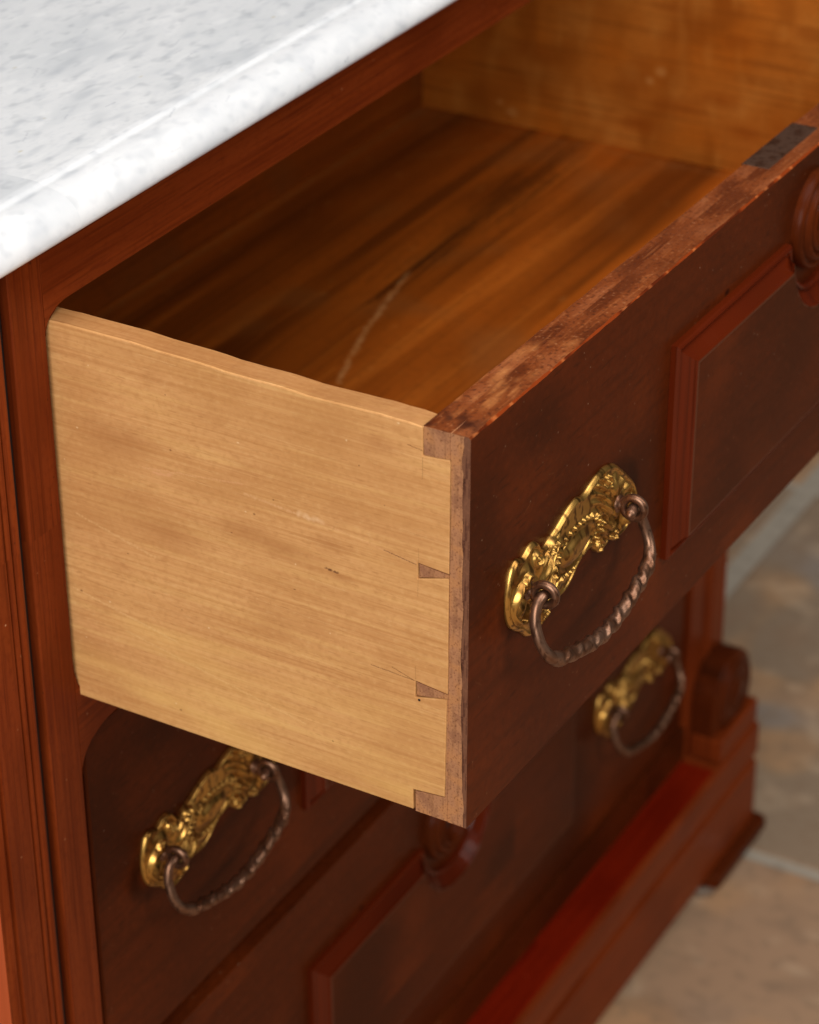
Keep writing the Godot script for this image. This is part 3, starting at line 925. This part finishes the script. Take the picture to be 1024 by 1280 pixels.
	# lock let into the inner edge of the top
	s = begin()
	box([s], Vector3(0.327, 0.185, zi - 0.0008), Vector3(0.392, h + 0.0004, 0.2056), 0.0005, 0)
	part("lock_plate", finish([s], [mats.lock]), drawer)
	dress_front(drawer, 0.0)


func closed_drawer(lo: float, hi: float, y0: float) -> void:
	var drawer := Node3D.new()
	drawer.name = "drawer"
	drawer.position = Vector3(0.0025, 0, -DEPTH - 0.003) - BASE
	chest.add_child(drawer, true)
	var s := begin()
	box([s], Vector3(0, lo, DEPTH - 0.022), Vector3(DRAWER_W, hi, DEPTH), 0.0012, 0, Vector2(0, -y0 - DEPTH))
	part("front_board", finish([s], [mats.veneer]), drawer)
	for x: float in [0.002, DRAWER_W - 0.0154]:
		s = begin()
		box([s], Vector3(x, lo + 0.002, DEPTH - 0.44), Vector3(x + 0.0134, hi - 0.006, DEPTH - 0.0221), 0.0006, 2)
		part("side_panel", finish([s], [mats.side]), drawer)
	dress_front(drawer, y0, 0.007 if y0 > -0.3 else 0.0)


# ---------------------------------------------------------------- carcass
func stile(flip: bool) -> void:
	# cross-section in (x, z), running outwards from the opening; reeds and a groove near it
	var pr: Array[Vector2] = [Vector2(-0.0034, -0.022), Vector2(-0.0034, -0.0008), Vector2(-0.0042, 0), Vector2(-0.0268, 0), Vector2(-0.0274, -0.0008), Vector2(-0.0278, -0.0110), Vector2(-0.0338, -0.0110), Vector2(-0.0346, -0.0024)]
	for i in 7:
		var a := PI * i / 6
		pr.append(Vector2(-0.0378 + 0.0030 * cos(a), -0.0020 + 0.0030 * sin(a)))
	for i in 6:
		var a := PI * i / 5
		pr.append(Vector2(-0.0434 + 0.0022 * cos(a), -0.0016 + 0.0022 * sin(a)))
	pr.append_array([Vector2(-0.0464, -0.0022), Vector2(-0.0470, 0.0002), Vector2(-0.0646, 0.0002), Vector2(-0.0652, -0.0014), Vector2(-0.0662, -0.0014)])
	for i in 6:
		var a := PI * 0.5 * i / 5
		pr.append(Vector2(-0.0686 - 0.0031 * sin(a), -0.0026 + 0.0031 * cos(a)))
	pr.append_array([Vector2(-0.0717, -0.0036), Vector2(-0.0655, -0.0036), Vector2(-0.0655, -0.03), Vector2(-0.02, -0.03)])
	var poly := PackedVector2Array()
	for v in pr:
		poly.append(Vector2(v.x, v.y))
	if flip:
		poly = PackedVector2Array()
		for v in pr:
			poly.append(Vector2(OPEN_W - v.x, v.y))
		poly.reverse()
	if Geometry2D.is_polygon_clockwise(poly):
		poly.reverse()
	var s := begin()
	# (x, z, height) -> world, mirrored so that the outline keeps its turn
	var xf := Transform3D(Basis(Vector3(1, 0, 0), Vector3(0, 0, 1), Vector3(0, -1, 0)), Vector3(0, 0.2455, 0))
	rings([s], poly, [Vector2(0, 0), Vector2(0, 0.7505)], xf, 1, Vector2(0.13 if flip else 0.4, 0.1), true, true)
	var post := in_chest("stile", [s], [mats.red])
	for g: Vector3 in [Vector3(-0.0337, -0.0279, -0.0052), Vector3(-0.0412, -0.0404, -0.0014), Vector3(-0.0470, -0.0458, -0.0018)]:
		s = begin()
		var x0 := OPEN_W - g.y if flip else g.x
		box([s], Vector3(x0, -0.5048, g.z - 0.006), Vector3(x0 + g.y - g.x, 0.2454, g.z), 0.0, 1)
		part("groove_shade", finish([s], [mats.dark]), post)  # dark strips laid in the grooves to stand in for their shade


func rail(lo: float, hi: float, r_lo: float, r_hi: float, front: Material) -> void:
	# a front rail whose ends flare into the rounded corners of the openings
	var e := -0.0036
	var w := OPEN_W + 0.0036
	var p := PackedVector2Array()
	var n := 9
	# lower edge from left to right; r_lo is the corner radius of the opening below
	if r_lo > 0.0:
		p.append(Vector2(e, lo - r_lo))
		for i in range(1, n):
			var a := PI * 0.5 * i / n
			p.append(Vector2(e + r_lo * 1.45 * (1.0 - cos(a)), lo - r_lo + r_lo * sin(a)))
		p.append(Vector2(e + r_lo * 1.45, lo))
		p.append(Vector2(w - r_lo * 1.45, lo))
		for i in range(1, n):
			var a := PI * 0.5 * (n - i) / n
			p.append(Vector2(w - r_lo * 1.45 * (1.0 - cos(a)), lo - r_lo + r_lo * sin(a)))
		p.append(Vector2(w, lo - r_lo))
	else:
		p.append(Vector2(e, lo))
		p.append(Vector2(w, lo))
	if r_hi > 0.0:
		p.append(Vector2(w, hi + r_hi))
		for i in range(1, n):
			var a := PI * 0.5 * i / n
			p.append(Vector2(w - r_hi * 0.8 * (1.0 - cos(a)), hi + r_hi - r_hi * sin(a)))
		p.append(Vector2(w - r_hi * 0.8, hi))
		p.append(Vector2(e + r_hi * 0.8, hi))
		for i in range(1, n):
			var a := PI * 0.5 * (n - i) / n
			p.append(Vector2(e + r_hi * 0.8 * (1.0 - cos(a)), hi + r_hi - r_hi * sin(a)))
		p.append(Vector2(e, hi + r_hi))
	else:
		p.append(Vector2(w, hi))
		p.append(Vector2(e, hi))
	var s := begin()
	rings([s], p, [Vector2(0, -0.020), Vector2(0, -0.0004), Vector2(0.0003, -0.0001)], Transform3D(), 0, Vector2(0.07, lo * 1.7), true, true)
	in_chest("rail", [s], [front])


func make_chest() -> void:
	chest = Node3D.new()
	chest.name = "chest_of_drawers"
	chest.position = BASE
	chest.set_meta("label", "red mahogany chest of drawers with white marble top, top drawer pulled open, brass bail pulls")
	chest.set_meta("category", "chest of drawers")
	add_child(chest, true)
	stile(false)
	stile(true)
	rail(0.2075, 0.2455, 0.012, 0.0, mats.red)
	rail(-0.0245, -0.0045, 0.020, 0.024, mats.red)
	rail(-0.2705, -0.2555, 0.0, 0.0, mats.veneer)
	rail(-0.505, -0.4755, 0.0, 0.0, mats.veneer)
	# sides, back and the boards between the drawers
	var s := begin()
	box([s], Vector3(-0.0717, -0.5046, -0.47), Vector3(-0.0656, 0.2455, -0.0038), 0.0006, 1)
	in_chest("side_board", [s], [mats.salmon])
	s = begin()
	box([s], Vector3(OPEN_W + 0.0656, -0.5046, -0.47), Vector3(OPEN_W + 0.0717, 0.2455, -0.0038), 0.0006, 1)
	in_chest("side_board", [s], [mats.salmon])
	s = begin()
	box([s], Vector3(-0.056, -0.604, -0.47), Vector3(OPEN_W + 0.056, 0.2455, -0.46), 0.0, 0)
	in_chest("back_panel", [s], [mats.carcass])
	for y: float in [-0.018, -0.2665, -0.496]:
		s = begin()
		box([s], Vector3(-0.0558, y, -0.4598), Vector3(OPEN_W + 0.0558, y + 0.009, -0.0302), 0.0, 0)
		in_chest("dust_board", [s], [mats.carcass])
	s = begin()
	box([s], Vector3(-0.0558, 0.236, -0.4598), Vector3(OPEN_W + 0.0558, 0.2455, -0.0302), 0.0, 0)
	in_chest("top_frame", [s], [mats.carcass])
	# base moulding: a ledge with a lip, a groove and a plain skirt, section in (z, y)
	var section := PackedVector2Array([Vector2(-0.03, -0.602), Vector2(0.0310, -0.602), Vector2(0.0310, -0.5455), Vector2(0.0300, -0.5440), Vector2(0.0264, -0.5424), Vector2(0.0264, -0.5388), Vector2(0.0300, -0.5372), Vector2(0.0312, -0.5350), Vector2(0.0312, -0.5105), Vector2(0.0303, -0.5080), Vector2(0.0282, -0.5066), Vector2(-0.03, -0.5052)])
	s = begin()
	var xf := Transform3D(Basis(Vector3(0, 0, 1), Vector3(0, 1, 0), Vector3(-1, 0, 0)), Vector3(OPEN_W + 0.083, 0, 0))
	rings([s], section, [Vector2(0, 0), Vector2(0, OPEN_W + 0.166)], xf, 0, Vector2(0.2, 0.3), true, true)
	in_chest("base_moulding", [s], [mats.red])
	s = begin()
	box([s], Vector3(0.0, -0.5066, -0.002), Vector3(OPEN_W, -0.5048, 0.0276), 0.0008, 0)
	in_chest("ledge", [s], [mats.ledge])
	for x0: float in [-0.083, OPEN_W + 0.063]:
		s = begin()
		box([s], Vector3(x0, -0.602, -0.47), Vector3(x0 + 0.020, -0.5052, -0.0302), 0.001, 2, Vector2(0.3, 0.1))
		in_chest("base_side", [s], [mats.red])
		s = begin()
		box([s], Vector3(x0 - 0.01, -0.6280, -0.47), Vector3(x0 + 0.040, -0.6022, -0.40), 0.004, 0, Vector2(0.2, 0.1))
		in_chest("foot", [s], [mats.veneer])
	# corner blocks on the ledge, with an arched top and a turned boss, over a plinth
	for right: bool in [false, true]:
		var x0 := OPEN_W + 0.012 if right else -0.083
		var x1 := x0 + 0.071
		var arch := PackedVector2Array([Vector2(x0, -0.4845), Vector2(x1, -0.4845)])
		for i in 17:
			var a := PI * i / 16
			arch.append(Vector2((x0 + x1) * 0.5 + cos(a) * 0.0355, -0.4600 + sin(a) * 0.0355))
		s = begin()
		rings([s], arch, [Vector2(0, 0.0012), Vector2(0, 0.0185), Vector2(0.0012, 0.0205), Vector2(0.0035, 0.0212)], Transform3D(), 1, Vector2(0.1, 0.1))
		lathe(s, Vector3((x0 + x1) * 0.5, -0.4600, 0.0205), Basis(), [Vector2(0.030, 0), Vector2(0.029, 0.003), Vector2(0.0265, 0.0035), Vector2(0.0245, 0.0012), Vector2(0.0225, 0.0035), Vector2(0.019, 0.0042), Vector2(0.016, 0.0022), Vector2(0.013, 0.005), Vector2(0.0001, 0.0065)], 32)
		var block := in_chest("corner_block", [s], [mats.veneer])
		s = begin()
		box([s], Vector3(x0 - 0.002, -0.5052, 0.0014), Vector3(x1 + 0.001, -0.4847, 0.0285), 0.0012, 0, Vector2(0.3, 0.2))
		part("plinth_block", finish([s], [mats.red]), block)
	# flat feet and their pale glides
	for right: bool in [false, true]:
		var x0 := OPEN_W - 0.006 if right else -0.095
		s = begin()
		box([s], Vector3(x0, -0.6185, -0.06), Vector3(x0 + 0.101, -0.6022, 0.0395), 0.004, 0, Vector2(0.2, 0.1))
		var foot := in_chest("foot", [s], [mats.veneer])
		s = begin()
		lathe(s, Vector3(x0 + (0.012 if right else 0.08), -0.6184, 0.02), Basis(Vector3(1, 0, 0), Vector3(0, 0, -1), Vector3(0, 1, 0)), [Vector2(0.0001, -0.0094), Vector2(0.012, -0.0094), Vector2(0.0135, -0.006), Vector2(0.012, 0.0)], 20)
		part("glide", finish([s], [mats.porcelain]), foot)
	# marble slab with a moulded edge
	var slab := PackedVector2Array([Vector2(-0.108, -0.0218), Vector2(OPEN_W + 0.108, -0.0218), Vector2(OPEN_W + 0.108, 0.475), Vector2(-0.108, 0.475)])
	s = begin()
	var up := Transform3D(Basis(Vector3(1, 0, 0), Vector3(0, 0, -1), Vector3(0, 1, 0)), Vector3(0, 0.2482, 0))
	var nose: Array[Vector2] = [Vector2(0.012, 0.0), Vector2(0.006, 0.0002), Vector2(0.0032, 0.0009), Vector2(0.0014, 0.0020), Vector2(0.0003, 0.0034)]
	for k in 13:
		var a := PI * 0.5 * k / 12.0
		nose.append(Vector2(0.0198 * (1.0 - cos(a)), 0.0050 + 0.0145 * sin(a)))
	nose.append_array([Vector2(0.0206, 0.0201), Vector2(0.0222, 0.0206), Vector2(0.0245, 0.0208)])
	rings([s], slab, nose, up, 0, Vector2(0.2, 0.1), true, true, true)
	in_chest("marble_top", [s], [mats.marble])
	closed_drawer(-0.2465, -0.0270, -0.2367)
	closed_drawer(-0.4745, -0.2725, -0.4735)
	open_drawer()


func make_floor() -> void:
	var root := Node3D.new()
	root.name = "floor"
	root.set_meta("kind", "structure")
	root.set_meta("label", "mottled brown grey stone tile floor with pale grout")
	add_child(root)
	var s := begin()
	box([s], Vector3(-2.4, FLOOR_Y - 0.05, -2.6), Vector3(3.4, FLOOR_Y - 0.0022, 2.6), 0.0, 0)
	part("grout", finish([s], [mats.grout]), root)
	var size := 0.6
	var gap := 0.007
	var meshes: Array[ArrayMesh] = []
	for v in 3:
		s = begin()
		var q := PackedVector2Array()
		var half := size * 0.5 - gap
		for k: Vector2 in [Vector2(-1, -1), Vector2(1, -1), Vector2(1, 1), Vector2(-1, 1)]:
			q.append(k * half)
		rings([s], q, [Vector2(0, -0.012), Vector2(0.0, -0.0016), Vector2(0.0014, -0.0003), Vector2(0.004, 0)], Transform3D(Basis(Vector3(1, 0, 0), Vector3(0, 0, -1), Vector3(0, 1, 0)), Vector3.ZERO), 0, Vector2(0.3, 0.3))
		meshes.append(finish([s], [mats.tile[v]]))
	for i in range(-4, 4):
		for j in range(-4, 4):
			var o := part("tile", meshes[(i * 5 + j * 3 + 60) % 3], root, Vector3(0.826 + (i + 0.5) * size, FLOOR_Y + rng.randf_range(-0.0004, 0.0004), -0.15 + (j + 0.5) * size - (0.010 if j < 0 else 0.0)))
			o.rotation.y = PI * 0.5 * ((i * 3 + j * 7 + 80) % 4)


func _ready() -> void:
	rng.seed = 7
	# camera, light and exposure
	var cam := Camera3D.new()
	cam.name = "camera"
	cam.position = Vector3(-0.86324, 0.72244, 0.67729)
	cam.basis = Basis.from_euler(Vector3(-0.519834, -1.052458, -0.009062))
	cam.fov = 21.674
	cam.near = 0.02
	cam.far = 30.0
	var lens := CameraAttributesPhysical.new()
	lens.frustum_focal_length = 62.69
	lens.frustum_focus_distance = 1.19
	lens.frustum_near = 0.02
	lens.frustum_far = 30.0
	lens.exposure_aperture = 7.1
	cam.attributes = lens
	add_child(cam)
	cam.fov = 21.674
	cam.current = true
	var we := WorldEnvironment.new()
	we.name = "environment"
	var env := Environment.new()
	env.background_mode = Environment.BG_COLOR
	env.background_color = Color(0.14, 0.14, 0.14)
	env.tonemap_mode = Environment.TONE_MAPPER_LINEAR
	env.tonemap_exposure = 1.0
	env.sdfgi_enabled = true
	env.ssao_enabled = true
	env.ssil_enabled = true
	we.environment = env
	add_child(we)
	lamp("ceiling_light", Vector3(0.0, 2.3, 0.7), Vector3(0.25, 0.0, 0.2), Vector2(2.2, 1.6), 4.8, Color(1.0, 0.992, 0.985))
	lamp("window_light", Vector3(-2.1, 1.0, 1.0), Vector3(0.1, 0.0, 0.1), Vector2(1.2, 1.5), 5.2, Color(1.0, 0.985, 0.96))
	lamp("front_fill", Vector3(0.5, 1.5, 2.4), Vector3(0.4, -0.1, 0.0), Vector2(1.2, 1.2), 2.6, Color(1.0, 0.985, 0.96))  # unseen fill, added to brighten the drawer fronts
	make_materials()
	make_floor()
	make_pull()
	make_chest()


func lamp(called: String, at: Vector3, aim: Vector3, size: Vector2, energy: float, c: Color) -> void:
	var l := AreaLight3D.new()
	l.name = called
	l.area_size = size
	l.light_energy = energy
	l.light_color = c
	l.shadow_enabled = true
	l.area_range = 8.0
	l.position = at
	add_child(l)
	l.look_at_from_position(at, aim, Vector3.UP)
